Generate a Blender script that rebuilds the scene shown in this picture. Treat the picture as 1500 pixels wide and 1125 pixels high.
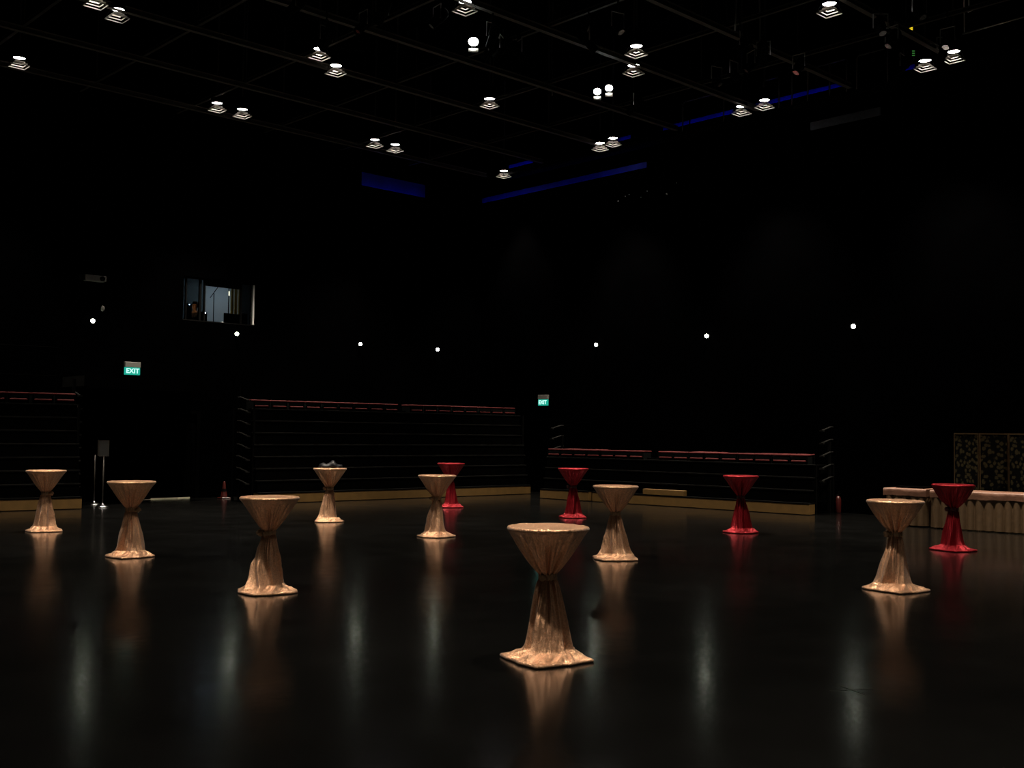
import bpy, bmesh, math, random
from mathutils import Vector, Matrix
from math import sin, cos, pi, radians

for o in list(bpy.data.objects):
    bpy.data.objects.remove(o)
scene = bpy.context.scene
COL = scene.collection

# ------------------------------------------------------------------ camera
F_PX, CX, CY = 1590.0, 750.0, 562.5
ROLL, PITCH, YAW, EYE = 0.012, 0.045, radians(46.7), 1.84
_F = Vector((cos(PITCH)*cos(YAW), cos(PITCH)*sin(YAW), sin(PITCH)))
_R = Vector((sin(YAW), -cos(YAW), 0)); _U = _R.cross(_F)
_R2 = _R*cos(ROLL)+_U*sin(ROLL); _U2 = _U*cos(ROLL)-_R*sin(ROLL)
cam_data = bpy.data.cameras.new('camera')
cam_data.sensor_fit = 'HORIZONTAL'; cam_data.sensor_width = 36.0
cam_data.lens = 36.0*F_PX/1500.0
cam_data.clip_end = 200
cam = bpy.data.objects.new('camera', cam_data); COL.objects.link(cam)
M = Matrix.Identity(4)
for i in range(3):
    M[i][0], M[i][1], M[i][2] = _R2[i], _U2[i], -_F[i]
M[2][3] = EYE
cam.matrix_world = M
scene.camera = cam

def ray(x, y): return _F+_R2*((x-CX)/F_PX)-_U2*((y-CY)/F_PX)
def on_z(x, y, z=0.0):
    d = ray(x, y); return Vector((0, 0, EYE))+d*((z-EYE)/d.z)
def on_y(x, y, Y):
    d = ray(x, y); return Vector((0, 0, EYE))+d*(Y/d.y)
def on_x(x, y, X):
    d = ray(x, y); return Vector((0, 0, EYE))+d*(X/d.x)

# ------------------------------------------------------------------ world / exposure
w = bpy.data.worlds.new('world'); scene.world = w; w.use_nodes = True
w.node_tree.nodes['Background'].inputs[0].default_value = (0.5, 0.55, 0.6, 1)
w.node_tree.nodes['Background'].inputs[1].default_value = 0.0
vs = scene.view_settings
vs.view_transform = 'Standard'; vs.look = 'None'; vs.gamma = 1.0; vs.exposure = 0.0
vs.use_curve_mapping = False
LAMP_WATT = 2900.0
LAMP_COLOR = (1.0, 0.87, 0.70)

# ------------------------------------------------------------------ helpers
def link(o, parent=None):
    COL.objects.link(o)
    if parent is not None: o.parent = parent
    return o
def tag(o, label=None, cat=None, group=None, kind=None):
    if label: o['label'] = label
    if cat: o['category'] = cat
    if group: o['group'] = group
    if kind: o['kind'] = kind
    return o
def empty(name, loc=(0, 0, 0), rz=0.0):
    o = bpy.data.objects.new(name, None); link(o)
    o.empty_display_size = 0.1
    o.location = loc; o.rotation_euler = (0, 0, rz)
    return o
def mesh_obj(name, bm, mat, parent=None, smooth=False, loc=None):
    me = bpy.data.meshes.new(name); bm.to_mesh(me); bm.free()
    if mat is not None: me.materials.append(mat)
    if smooth:
        for p in me.polygons: p.use_smooth = True
    o = bpy.data.objects.new(name, me); link(o, parent)
    if loc is not None: o.location = loc
    return o
def same(name, src, parent=None, loc=None, rz=None):
    o = bpy.data.objects.new(name, src.data); link(o, parent)
    if loc is not None: o.location = loc
    if rz is not None: o.rotation_euler = (0, 0, rz)
    return o
def copy_tree(o, parent=None):
    c = o.copy(); COL.objects.link(c); c.parent = parent
    for ch in o.children: copy_tree(ch, c)
    return c
def bx(bm, x0, x1, y0, y1, z0, z1, bevel=0.0, seg=1, mat=None):
    v = [bm.verts.new((x, y, z)) for x in (x0, x1) for y in (y0, y1) for z in (z0, z1)]
    fs = [(0, 1, 3, 2), (4, 6, 7, 5), (0, 4, 5, 1), (2, 3, 7, 6), (0, 2, 6, 4), (1, 5, 7, 3)]
    faces = [bm.faces.new([v[i] for i in f]) for f in fs]
    if bevel > 0:
        es = {e for f in faces for e in f.edges}
        bmesh.ops.bevel(bm, geom=list(es), offset=bevel, segments=seg, affect='EDGES', profile=0.5)
    if mat is not None: bmesh.ops.transform(bm, matrix=mat, verts=[q for q in v if q.is_valid])
def box(name, x0, x1, y0, y1, z0, z1, mat, parent=None, bevel=0.0, seg=1):
    bm = bmesh.new(); bx(bm, x0, x1, y0, y1, z0, z1, bevel, seg)
    return mesh_obj(name, bm, mat, parent)
def tube(bm, pts, r, n=8, cap=True):
    """tube through pts; r a number or list"""
    pts = [Vector(p) for p in pts]; rings = []
    up = Vector((0, 0, 1))
    for i, p in enumerate(pts):
        a = pts[max(i-1, 0)]; b = pts[min(i+1, len(pts)-1)]
        t = (b-a).normalized()
        s = t.cross(up)
        if s.length < 1e-4: s = t.cross(Vector((1, 0, 0)))
        s.normalize(); u = s.cross(t)
        rr = r[i] if isinstance(r, (list, tuple)) else r
        rings.append([bm.verts.new(p+s*rr*cos(2*pi*k/n)+u*rr*sin(2*pi*k/n)) for k in range(n)])
    for a, b in zip(rings, rings[1:]):
        for k in range(n): bm.faces.new((a[k], a[(k+1) % n], b[(k+1) % n], b[k]))
    if cap:
        bm.faces.new(rings[0][::-1]); bm.faces.new(rings[-1])
def lathe(bm, prof, n=24, cap0=True, cap1=True, ctr=(0, 0)):
    rings = [[bm.verts.new((ctr[0]+r*cos(2*pi*k/n), ctr[1]+r*sin(2*pi*k/n), z)) for k in range(n)] for r, z in prof]
    for a, b in zip(rings, rings[1:]):
        for k in range(n): bm.faces.new((a[k], a[(k+1) % n], b[(k+1) % n], b[k]))
    if cap0: bm.faces.new(rings[0][::-1])
    if cap1: bm.faces.new(rings[-1])

# ------------------------------------------------------------------ materials
def mat_p(name, col, rough=0.6, metal=0.0, spec=0.5, var=0.0, vscale=8.0, bump=0.0, bscale=60.0, emit=None, estr=0.0, sheen=0.0):
    m = bpy.data.materials.new(name); m.use_nodes = True
    nt = m.node_tree; b = nt.nodes['Principled BSDF']
    b.inputs['Base Color'].default_value = (*col, 1); b.inputs['Roughness'].default_value = rough
    b.inputs['Metallic'].default_value = metal; b.inputs['Specular IOR Level'].default_value = spec
    if sheen:
        b.inputs['Sheen Weight'].default_value = sheen; b.inputs['Sheen Roughness'].default_value = 0.4
    tc = None
    if var > 0 or bump > 0: tc = nt.nodes.new('ShaderNodeTexCoord')
    if var > 0:
        n = nt.nodes.new('ShaderNodeTexNoise'); n.inputs['Scale'].default_value = vscale; n.inputs['Detail'].default_value = 4
        nt.links.new(tc.outputs['Object'], n.inputs['Vector'])
        cr = nt.nodes.new('ShaderNodeValToRGB')
        cr.color_ramp.elements[0].position = 0.3; cr.color_ramp.elements[1].position = 0.7
        cr.color_ramp.elements[0].color = (*[c*(1-var) for c in col], 1)
        cr.color_ramp.elements[1].color = (*[min(1, c*(1+var)) for c in col], 1)
        nt.links.new(n.outputs['Fac'], cr.inputs['Fac']); nt.links.new(cr.outputs['Color'], b.inputs['Base Color'])
    if bump > 0:
        n2 = nt.nodes.new('ShaderNodeTexNoise'); n2.inputs['Scale'].default_value = bscale; n2.inputs['Detail'].default_value = 3
        nt.links.new(tc.outputs['Object'], n2.inputs['Vector'])
        bp = nt.nodes.new('ShaderNodeBump'); bp.inputs['Strength'].default_value = bump; bp.inputs['Distance'].default_value = 0.01
        nt.links.new(n2.outputs['Fac'], bp.inputs['Height']); nt.links.new(bp.outputs['Normal'], b.inputs['Normal'])
    if emit:
        b.inputs['Emission Color'].default_value = (*emit, 1); b.inputs['Emission Strength'].default_value = estr
    return m

def mat_satin(name, col, rough, metal, var, wr=0.5, fine=0.6, sheen=0.2):
    m = mat_p(name, col, rough=rough, metal=metal, var=var, vscale=60, bump=fine, bscale=150, sheen=sheen)
    nt = m.node_tree; b = nt.nodes['Principled BSDF']
    old = [l for l in nt.links if l.to_socket == b.inputs['Normal']][0].from_node
    tc = [n for n in nt.nodes if n.type == 'TEX_COORD'][0]
    mp = nt.nodes.new('ShaderNodeMapping'); mp.inputs['Scale'].default_value = (1, 1, 0.28)
    nt.links.new(tc.outputs['Object'], mp.inputs['Vector'])
    n = nt.nodes.new('ShaderNodeTexNoise'); n.inputs['Scale'].default_value = 26; n.inputs['Detail'].default_value = 2; n.inputs['Distortion'].default_value = 0.6
    nt.links.new(mp.outputs['Vector'], n.inputs['Vector'])
    bp = nt.nodes.new('ShaderNodeBump'); bp.inputs['Strength'].default_value = wr; bp.inputs['Distance'].default_value = 0.03
    nt.links.new(n.outputs['Fac'], bp.inputs['Height']); nt.links.new(bp.outputs['Normal'], old.inputs['Normal'])
    return m

def mat_floor():
    m = mat_p('black_floor', (0.006, 0.006, 0.006), rough=0.2, spec=0.45)
    nt = m.node_tree; b = nt.nodes['Principled BSDF']
    tc = nt.nodes.new('ShaderNodeTexCoord')
    n = nt.nodes.new('ShaderNodeTexNoise'); n.inputs['Scale'].default_value = 1.3; n.inputs['Detail'].default_value = 6; n.inputs['Roughness'].default_value = 0.65
    nt.links.new(tc.outputs['Object'], n.inputs['Vector'])
    mr = nt.nodes.new('ShaderNodeMapRange'); mr.inputs['From Min'].default_value = 0.3; mr.inputs['From Max'].default_value = 0.7
    mr.inputs['To Min'].default_value = 0.13; mr.inputs['To Max'].default_value = 0.19
    nt.links.new(n.outputs['Fac'], mr.inputs['Value']); nt.links.new(mr.outputs['Result'], b.inputs['Roughness'])
    # pale specks and scuffs
    v = nt.nodes.new('ShaderNodeTexVoronoi'); v.inputs['Scale'].default_value = 2.2
    nt.links.new(tc.outputs['Object'], v.inputs['Vector'])
    lt = nt.nodes.new('ShaderNodeMath'); lt.operation = 'LESS_THAN'; lt.inputs[1].default_value = 0.018
    nt.links.new(v.outputs['Distance'], lt.inputs[0])
    mx = nt.nodes.new('ShaderNodeMix'); mx.data_type = 'RGBA'
    mx.inputs[6].default_value = (0.0017, 0.0017, 0.0016, 1); mx.inputs[7].default_value = (0.03, 0.03, 0.028, 1)
    nt.links.new(lt.outputs[0], mx.inputs[0]); nt.links.new(mx.outputs[2], b.inputs['Base Color'])
    n3 = nt.nodes.new('ShaderNodeTexNoise'); n3.inputs['Scale'].default_value = 5.0; n3.inputs['Detail'].default_value = 3
    nt.links.new(tc.outputs['Object'], n3.inputs['Vector'])
    bp = nt.nodes.new('ShaderNodeBump'); bp.inputs['Strength'].default_value = 0.05; bp.inputs['Distance'].default_value = 0.02
    nt.links.new(n3.outputs['Fac'], bp.inputs['Height']); nt.links.new(bp.outputs['Normal'], b.inputs['Normal'])
    return m

def mat_screen():
    """black lacquer cloth with gold floral blobs"""
    m = mat_p('floral_cloth', (0.01, 0.01, 0.009), rough=0.7, spec=0.05)
    nt = m.node_tree; b = nt.nodes['Principled BSDF']
    tc = nt.nodes.new('ShaderNodeTexCoord')
    v = nt.nodes.new('ShaderNodeTexVoronoi'); v.inputs['Scale'].default_value = 12.0; v.inputs['Randomness'].default_value = 0.9
    n = nt.nodes.new('ShaderNodeTexNoise'); n.inputs['Scale'].default_value = 14.0; n.inputs['Detail'].default_value = 2
    nt.links.new(tc.outputs['Object'], n.inputs['Vector'])
    mixv = nt.nodes.new('ShaderNodeMix'); mixv.data_type = 'VECTOR'; mixv.inputs[0].default_value = 0.06
    nt.links.new(tc.outputs['Object'], mixv.inputs[4]); nt.links.new(n.outputs['Color'], mixv.inputs[5])
    nt.links.new(mixv.outputs[1], v.inputs['Vector'])
    cr = nt.nodes.new('ShaderNodeValToRGB'); cr.color_ramp.interpolation = 'LINEAR'
    e = cr.color_ramp.elements
    e[0].position = 0.34; e[0].color = (0.034, 0.028, 0.014, 1)
    e[1].position = 0.5; e[1].color = (0.0012, 0.0012, 0.0012, 1)
    nt.links.new(v.outputs['Distance'], cr.inputs['Fac']); nt.links.new(cr.outputs['Color'], b.inputs['Base Color'])
    return m

def mat_glass(name, tint, tr=0.5):
    m = bpy.data.materials.new(name); m.use_nodes = True
    nt = m.node_tree; nt.nodes.clear()
    out = nt.nodes.new('ShaderNodeOutputMaterial'); mix = nt.nodes.new('ShaderNodeMixShader')
    t = nt.nodes.new('ShaderNodeBsdfTransparent'); t.inputs[0].default_value = (*[c*tr for c in tint], 1)
    g = nt.nodes.new('ShaderNodeBsdfGlossy'); g.inputs['Roughness'].default_value = 0.02; g.inputs[0].default_value = (.9, .9, .9, 1)
    mix.inputs[0].default_value = 0.06
    nt.links.new(t.outputs[0], mix.inputs[1]); nt.links.new(g.outputs[0], mix.inputs[2]); nt.links.new(mix.outputs[0], out.inputs[0])
    return m

def mat_emit(name, col, s):
    m = bpy.data.materials.new(name); m.use_nodes = True
    nt = m.node_tree; nt.nodes.clear()
    out = nt.nodes.new('ShaderNodeOutputMaterial'); e = nt.nodes.new('ShaderNodeEmission')
    e.inputs[0].default_value = (*col, 1); e.inputs[1].default_value = s
    nt.links.new(e.outputs[0], out.inputs[0]); return m

MT = dict(
    floor=mat_floor(),
    wall=mat_p('black_wall', (0.00025, 0.00025, 0.0003), rough=0.95, spec=0.0, var=0.3, vscale=0.7),
    ceil=mat_p('black_ceiling', (0.0012, 0.0012, 0.0012), rough=0.95, spec=0.0, var=0.2, vscale=1),
    gold=mat_satin('gold_satin', (0.66, 0.375, 0.225), 0.33, 0.74, 0.22),
    goldband=mat_p('gold_satin_band', (0.42, 0.26, 0.15), rough=0.45, metal=0.4, var=0.15, vscale=40, bump=0.4, bscale=160),
    red=mat_satin('red_satin', (0.26, 0.006, 0.014), 0.34, 0.7, 0.18, sheen=0.0),
    redband=mat_p('dark_red_band', (0.05, 0.006, 0.008), rough=0.5, bump=0.3, bscale=150, var=0.1),
    board=mat_p('tan_board', (0.10, 0.055, 0.0145), rough=0.55, spec=0.3, var=0.12, vscale=6),
    tier=mat_p('black_fascia', (0.0009, 0.0009, 0.0009), rough=0.9, spec=0.0, var=0.2, vscale=5),
    nose=mat_p('dark_nosing', (0.0045, 0.0045, 0.0043), rough=0.9, spec=0.0, var=0.3, vscale=3),
    arm=mat_p('grey_metal_arm', (0.009, 0.009, 0.0085), rough=0.6, spec=0.05, var=0.2, vscale=10),
    dark=mat_p('dark_metal', (0.0012, 0.0012, 0.0012), rough=0.8, spec=0.03, var=0.2, vscale=10),
    seat=mat_p('red_seat_cloth', (0.056, 0.004, 0.0045), rough=0.8, spec=0.2, var=0.3, vscale=7),
    shell=mat_p('black_seat_shell', (0.0015, 0.002, 0.002), rough=0.7, spec=0.1, var=0.1),
    beam=mat_p('steel_beam', (0.06, 0.058, 0.05), rough=0.6, metal=0.0, var=0.25, vscale=2),
    crossbeam=mat_p('dark_cross_beam', (0.022, 0.021, 0.018), rough=0.6, var=0.25, vscale=2),
    rod=mat_p('grey_rod', (0.03, 0.03, 0.03), rough=0.5, var=0.2, vscale=4),
    louvre=mat_p('white_louvre', (0.62, 0.57, 0.5), rough=0.5, var=0.05, vscale=5),
    lens=mat_emit('lamp_lens', (1.0, 0.93, 0.88), 22.0),
    flood=mat_emit('flood_lens', (0.95, 1.0, 0.93), 25.0),
    globe=mat_emit('wall_globe', (0.92, 1.0, 0.78), 22.0),
    chrome=mat_p('chrome', (0.75, 0.75, 0.76), rough=0.15, metal=1.0, var=0.05),
    polegrey=mat_p('brushed_pole', (0.05, 0.046, 0.04), rough=0.35, metal=0.2, var=0.1),
    signgrey=mat_p('sign_panel', (0.025, 0.026, 0.026), rough=0.5, var=0.06, vscale=3),
    greybox=mat_p('grey_plastic', (0.15, 0.15, 0.138), rough=0.5, var=0.05),
    black=mat_p('matte_black', (0.0007, 0.0007, 0.0007), rough=0.7, spec=0.05, var=0.1),
    blackbag=mat_p('black_bag', (0.003, 0.0033, 0.005), rough=0.5, spec=0.18, bump=0.1, bscale=6, var=0.1),
    exitg=mat_emit('exit_green', (0.02, 0.50, 0.36), 0.8),
    exitw=mat_emit('exit_white', (0.55, 1.0, 0.88), 1.3),
    blue=mat_emit('blue_tube', (0.02, 0.06, 1.0), 9.0),
    blueglow=mat_p('blue_glow_colour', (0.004, 0.012, 0.16), rough=0.8, var=0.35, vscale=1.5),  # blue light on the wall put into the panel's own colour
    pinkcloth=mat_p('pink_gold_cloth', (0.155, 0.073, 0.045), rough=0.5, spec=0.4, var=0.14, vscale=10, bump=0.4, bscale=30),
    skirt=mat_p('gold_skirt', (0.10, 0.058, 0.026), rough=0.6, var=0.12, vscale=12, bump=0.2, bscale=60),
    goldframe=mat_p('gold_frame', (0.05, 0.03, 0.010), rough=0.5, metal=0.2, var=0.2, vscale=5),
    floral=mat_screen(),
    boothwall=mat_p('booth_wall', (0.27, 0.34, 0.38), rough=0.9, var=0.06, vscale=1),
    yellow=mat_p('yellow_curtain', (0.55, 0.48, 0.18), rough=0.8, var=0.1, vscale=3),
    white=mat_p('white_paint', (0.8, 0.8, 0.78), rough=0.5, var=0.03),
    skin=mat_p('skin', (0.50, 0.26, 0.15), rough=0.5, var=0.05, vscale=4),
    hair=mat_p('dark_hair', (0.01, 0.008, 0.006), rough=0.5, var=0.2, vscale=30),
    shirt=mat_p('dark_shirt', (0.02, 0.02, 0.025), rough=0.8, var=0.1),
    glass=mat_glass('tinted_glass', (0.75, 0.8, 0.8), 0.62),
    corridor=mat_p('corridor_paint', (0.7, 0.66, 0.55), rough=0.8, var=0.03),
    door=mat_p('black_door', (0.0008, 0.0008, 0.0008), rough=0.9, spec=0.0, var=0.1),
    redplastic=mat_p('red_paint', (0.04, 0.003, 0.002), rough=0.4, var=0.05),
    silver=mat_p('silver_pipe', (0.45, 0.45, 0.42), rough=0.35, metal=0.7, var=0.15, vscale=6),
    yellowled=mat_emit('yellow_led', (1.0, 0.72, 0.02), 1.0),
    greenled=mat_emit('green_led', (0.1, 0.45, 0.1), 0.25),
    blueled=mat_emit('blue_led', (0.55, 0.75, 1.0), 9.0),
    marker=mat_p('floor_tape', (0.006, 0.006, 0.0055), rough=0.3, spec=0.3, var=0.1),
)

# ------------------------------------------------------------------ room shell
XA, XB, YA, YB, ZC = -5.0, 24.0, -4.0, 27.0, 13.0
WT = 0.3
tag(box('floor', XA-WT, XB+WT, YA-WT, YB+3.2, -0.2, 0.0, MT['floor']), 'glossy black stage floor', None, kind='structure')
tag(box('ceiling', XA-WT, XB+WT, YA-WT, YB+3.4, ZC, ZC+0.2, MT['ceil']), 'black ceiling above the lighting grid', None, kind='structure')
# left wall with booth opening and door opening
BW = (13.36, 15.52, 4.74, 5.93)     # booth window x0 x1 z0 z1
DW = (12.05, 13.85, 0.0, 2.25)      # door opening
bm = bmesh.new()
def wallrect(x0, x1, z0, z1): bx(bm, x0, x1, YB, YB+WT, z0, z1)
xs = [XA-WT, DW[0], BW[0], DW[1], BW[1], XB+WT]; zs = [0, DW[3], BW[2], BW[3], ZC]
for i in range(5):
    for j in range(4):
        xm = (xs[i]+xs[i+1])/2; zm = (zs[j]+zs[j+1])/2
        if DW[0] < xm < DW[1] and zm < DW[3]: continue
        if BW[0] < xm < BW[1] and BW[2] < zm < BW[3]: continue
        wallrect(xs[i], xs[i+1], zs[j], zs[j+1])
bmesh.ops.remove_doubles(bm, verts=bm.verts, dist=1e-4)
tag(mesh_obj('wall_left', bm, MT['wall']), 'matte black wall with the control booth window', None, kind='structure')
tag(box('wall_right', XB, XB+WT, YA-WT, YB, 0, ZC, MT['wall']), 'matte black wall behind the low seating bank', None, kind='structure')
tag(box('wall_back', XA-WT, XA, YA-WT, YB, 0, ZC, MT['wall']), 'matte black wall behind the camera', None, kind='structure')
tag(box('wall_front', XA, XB, YA-WT, YA, 0, ZC, MT['wall']), 'matte black wall beside the camera', None, kind='structure')

# faint wall panels near the ceiling of the left wall
for (xa, ya, xb, yb) in ((275, 172, 380, 258),):
    a = on_y(xa, yb, YB-0.05); b = on_y(xb, ya, YB-0.05)
    p = empty('wall_panel', ((a.x+b.x)/2, YB-0.03, a.z))
    x0, x1, z1 = -(b.x-a.x)/2, (b.x-a.x)/2, max(0.8, b.z-a.z)
    box('panel_face', x0, x1, 0.0, 0.03, 0, z1, MT['wall'], p)
    bmf = bmesh.new()
    bx(bmf, x0-.03, x0, -.015, .03, -.03, z1+.03); bx(bmf, x1, x1+.03, -.015, .03, -.03, z1+.03)
    bx(bmf, x0, x1, -.015, .03, -.03, 0); bx(bmf, x0, x1, -.015, .03, z1, z1+.03)
    mesh_obj('panel_frame', bmf, MT['tier'], p)
    tag(p, 'large black framed acoustic panel high on the wall', 'panel')

# ------------------------------------------------------------------ double door with lit corridor behind
def build_doors():
    bmc = bmesh.new()
    bx(bmc, 11.6, 14.3, YB+WT, YB+WT+0.02, DW[3], DW[3]+0.4)
    bx(bmc, 11.6, 14.3, YB+1.9, YB+2.0, 0, DW[3]+0.4); bx(bmc, 11.5, 11.6, YB+WT, YB+2.0, 0, DW[3]+.4)
    bx(bmc, 14.3, 14.4, YB+WT, YB+2.0, 0, DW[3]+.4); bx(bmc, 11.5, 14.4, YB+WT, YB+2.0, DW[3]+.4, DW[3]+.5)
    tag(mesh_obj('wall_corridor', bmc, MT['corridor']), 'pale lit corridor behind the double door', None, kind='structure')
    ld = bpy.data.lights.new('corridor_light', 'AREA'); ld.energy = 60; ld.color = (1, .93, .75); ld.size = 1.2
    lo = bpy.data.objects.new('corridor_light', ld); link(lo); lo.location = (12.95, YB+1.1, DW[3]+.36)
    bmf = bmesh.new()
    bx(bmf, DW[0]-.08, DW[0]+.02, YB-.03, YB+.12, 0, DW[3]+.08); bx(bmf, DW[1]-.02, DW[1]+.08, YB-.03, YB+.12, 0, DW[3]+.08)
    bx(bmf, DW[0]+.02, DW[1]-.02, YB-.03, YB+.12, DW[3], DW[3]+.08)
    tag(mesh_obj('trim_1', bmf, MT['door']), 'black frame of the double door', None, kind='structure')
    for k, (x0, x1, gap) in enumerate(((12.112, 13.196, 0.03), (13.2, 13.828, 0.03))):
        d = box('door_%d' % (k+1), x0, x1, YB+.03, YB+.08, gap, DW[3]-.002, MT['door'])
        tag(d, 'black door leaf with light showing beneath it' if k == 0 else 'narrow black door leaf beside the wider one', None, kind='structure')
        bmh = bmesh.new()
        box('stop_strip', x0, x1, YB+.08, YB+.10, DW[3]-.08, DW[3]-.004, MT['door'], d)
        if k == 0: box('stop_strip', x1-.05, x1+.05, YB+.082, YB+.10, gap, DW[3]-.09, MT['door'], d)
        hx = 12.30 if k == 0 else 13.28
        tube(bmh, [(hx, YB+.03, 2.0), (hx, YB-.03, 2.0), (hx-.005, YB-.03, 1.12), (hx-.005, YB+.03, 1.12)], 0.012, 8)
        mesh_obj('door_handle', bmh, MT['dark'], d)
        bms = bmesh.new()
        if k == 0:
            bx(bms, x0, 12.62, YB+.035, YB+.075, .006, gap); bx(bms, 12.07, x0, YB+.035, YB+.075, .006, 1.12); bx(bms, 12.07, x0, YB+.035, YB+.075, 2.0, DW[3])
            mesh_obj('brush_seal', bms, MT['black'], d)
        else:
            bms.free()
    # canopy above the doors
    a = on_y(125, 551, 25.6); b = on_y(316, 560, 25.6)
    t = empty('door_canopy', ((a.x+b.x)/2, 26.3, 2.78))
    hw = (b.x-a.x)/2
    box('canopy_slab', -hw, hw, -.65, .7, .05, .30, MT['nose'], t)
    box('canopy_lip', -hw, hw, -.68, -.65, 0.0, .31, MT['tier'], t)
    tag(t, 'dark flat canopy over the double door beneath the exit sign', 'canopy')
build_doors()

# ------------------------------------------------------------------ seating banks
def folded_seat(root, u, v, z, proto):
    if proto is None:
        bm = bmesh.new(); bx(bm, -.19, .19, 0, .42, 0, .045, .016, 2)
        s = mesh_obj('seat', bm, MT['seat'], root, True)
        bm = bmesh.new(); bx(bm, -.22, .22, .02, .46, .14, .185, .018, 2)
        mesh_obj('backrest', bm, MT['seat'], s, True)
        bm = bmesh.new()
        bx(bm, -.2, .2, .03, .44, .055, .13); bx(bm, -.235, -.22, .03, .4, -.12, .13); bx(bm, .22, .235, .03, .4, -.12, .13)
        mesh_obj('seat_shell', bm, MT['shell'], s)
    else:
        s = copy_tree(proto, root)
    s.location = (u+random.uniform(-.01, .01), v, z); s.rotation_euler = (random.uniform(-.015, .03), 0, random.uniform(-.01, .01))
    return s
SEAT = None
def bank(name, label, start, end, ntier, seats_u, group, seat_z, arms='both', rail=None, gaps=(), board_h=.25, recess=.06, depth=1.5, steps=()):
    global SEAT
    a = Vector((*start, 0)); b = Vector((*end, 0)); L = (b-a).length
    rz = math.atan2(b.y-a.y, b.x-a.x)
    root = empty(name, a, rz)
    tag(root, label, 'seating bank')
    # tan step boards, split at the gaps
    cuts = [0.0]
    for g0, g1 in gaps: cuts += [g0, g1]
    cuts.append(L)
    for k in range(0, len(cuts), 2):
        box('step_board', cuts[k], cuts[k+1], 0, .3, .012, board_h, MT['board'], root, .006)
        box('step_tread', cuts[k], cuts[k+1], -.01, .35, board_h, board_h+.03, MT['dark'], root)
    ztop = board_h+.03
    for i in range(ntier):
        y0 = .16+recess*i; z0 = ztop+.30*i
        f = box('tier_fascia', 0.02, L-.02, y0, depth, z0, z0+.275, MT['tier'], root)
        box('nosing', 0, L, y0-.025, y0+.10, z0+.262, z0+.30, MT['nose'], f, .005)
    zt = ztop+.30*ntier
    # side frames
    for uu in (0.0, L-.04):
        bm = bmesh.new()
        bx(bm, uu, uu+.04, .35, .41, 0, zt); bx(bm, uu, uu+.04, depth-.06, depth, 0, zt+.0)
        mesh_obj('side_frame', bm, MT['dark'], root)
    # inclined end arms
    for i in range(ntier+ (1 if ntier > 5 else 2)):
        z0 = ztop+.30*(i+1)-.1 + (.3 if ntier <= 5 else 0.0)
        for side, uu in ((-1, 0.0), (1, L)):
            if arms == 'right' and side < 0: continue
            if arms == 'left' and side > 0: continue
            bm = bmesh.new(); tube(bm, [(uu+side*.05, .55, z0), (uu+side*.06, 1.0, z0+.09), (uu+side*.06, 1.12, z0+.09)], .02, 6)
            bx(bm, uu+side*.05-.05, uu+side*.05+.05, .52, .60, z0-.02, z0+.012)
            mesh_obj('end_arm', bm, MT['arm'], root)
    # end stanchion carrying the arms
    for side, uu in ((-1, 0.0), (1, L)):
        if arms == 'right' and side < 0: continue
        if arms == 'left' and side > 0: continue
        bm = bmesh.new(); bx(bm, uu+side*.03-.03, uu+side*.03+.03, .98, 1.04, 0, ztop+.3*(ntier+2))
        mesh_obj('end_post', bm, MT['dark'], root)
    for u in seats_u:
        s = folded_seat(root, u, .16+recess*(ntier-1)+.02, seat_z, SEAT)
        if SEAT is None: SEAT = s
        # seat stays part of the bank
    # seat beam under the row
    if seats_u:
        box('seat_beam', min(seats_u)-.2, max(seats_u)+.2, .40+recess*(ntier-1), .48+recess*(ntier-1), zt, seat_z-.0, MT['dark'], root)
    for (u0, u1) in steps:
        box('aisle_step', u0, u1, .0, .16, board_h+.03, board_h+.17, MT['board'], root, .004)
    if rail:
        u0, u1, zr, n, vv = rail
        bm = bmesh.new(); tube(bm, [(u0, vv, zt+.02), (u0, vv, zr), (u1, vv, zr), (u1, vv, zt+.02)], .02, 8)
        mesh_obj('guard_rail', bm, MT['tier'], root)
        for k in range(1, n):
            uu = u0+(u1-u0)*k/n
            bm = bmesh.new(); tube(bm, [(uu, vv, zt), (uu, vv, zr)], .014, 6)
            mesh_obj('rail_post', bm, MT['tier'], root)
        bm = bmesh.new(); tube(bm, [(u0, vv, (zt+zr)/2), (u1, vv, (zt+zr)/2)], .014, 6)
        mesh_obj('mid_rail', bm, MT['tier'], root)
    return root

random.seed(5)
# short section beside the doors
S1a, S1b = (6.4, 25.0), (9.86, 24.62)
bank('seating_bank', 'tall retracted seating bank ending beside the two sign stands', S1a, S1b, 7,
     [3.46-.25-.5*k for k in range(6)], 'a', 2.44, arms='right', rail=(.1, 3.2, 3.72, 3, 1.35))
# long section towards the corner
S2a, S2b = (13.98, 23.92), (23.03, 23.56)
bank('seating_bank', 'long tall retracted seating bank below the control booth window', S2a, S2b, 7,
     [.32+.5*k for k in range(9)]+[.32+.5*9+.36+.5*k for k in range(8)], 'b', 2.42, arms='left')
# low bank by the right wall
S3a, S3b = (21.74, 21.86), (22.5, 13.72)
bank('seating_bank', 'low retracted seating bank with two rows of red cushions by the right-hand wall', S3a, S3b, 3,
     [.22+.47*k for k in range(7)]+[.22+.47*8+.47*k for k in range(9)], 'c', 1.22, arms='both',
     gaps=((1.72, 1.84),), steps=((3.5, 4.75),), depth=1.35)

# ------------------------------------------------------------------ draped cocktail tables
def fold_fn(rng, freqs):
    comps = [(k, rng.uniform(0, 2*pi), rng.uniform(.6, 1.0)/len(freqs)**.5) for k in freqs]
    def f(t):
        s = 0
        for k, p, a in comps:
            s += a*(1.0-2.0*abs(sin((k*t+p)*.5))**0.8)
        return s
    return f

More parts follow.
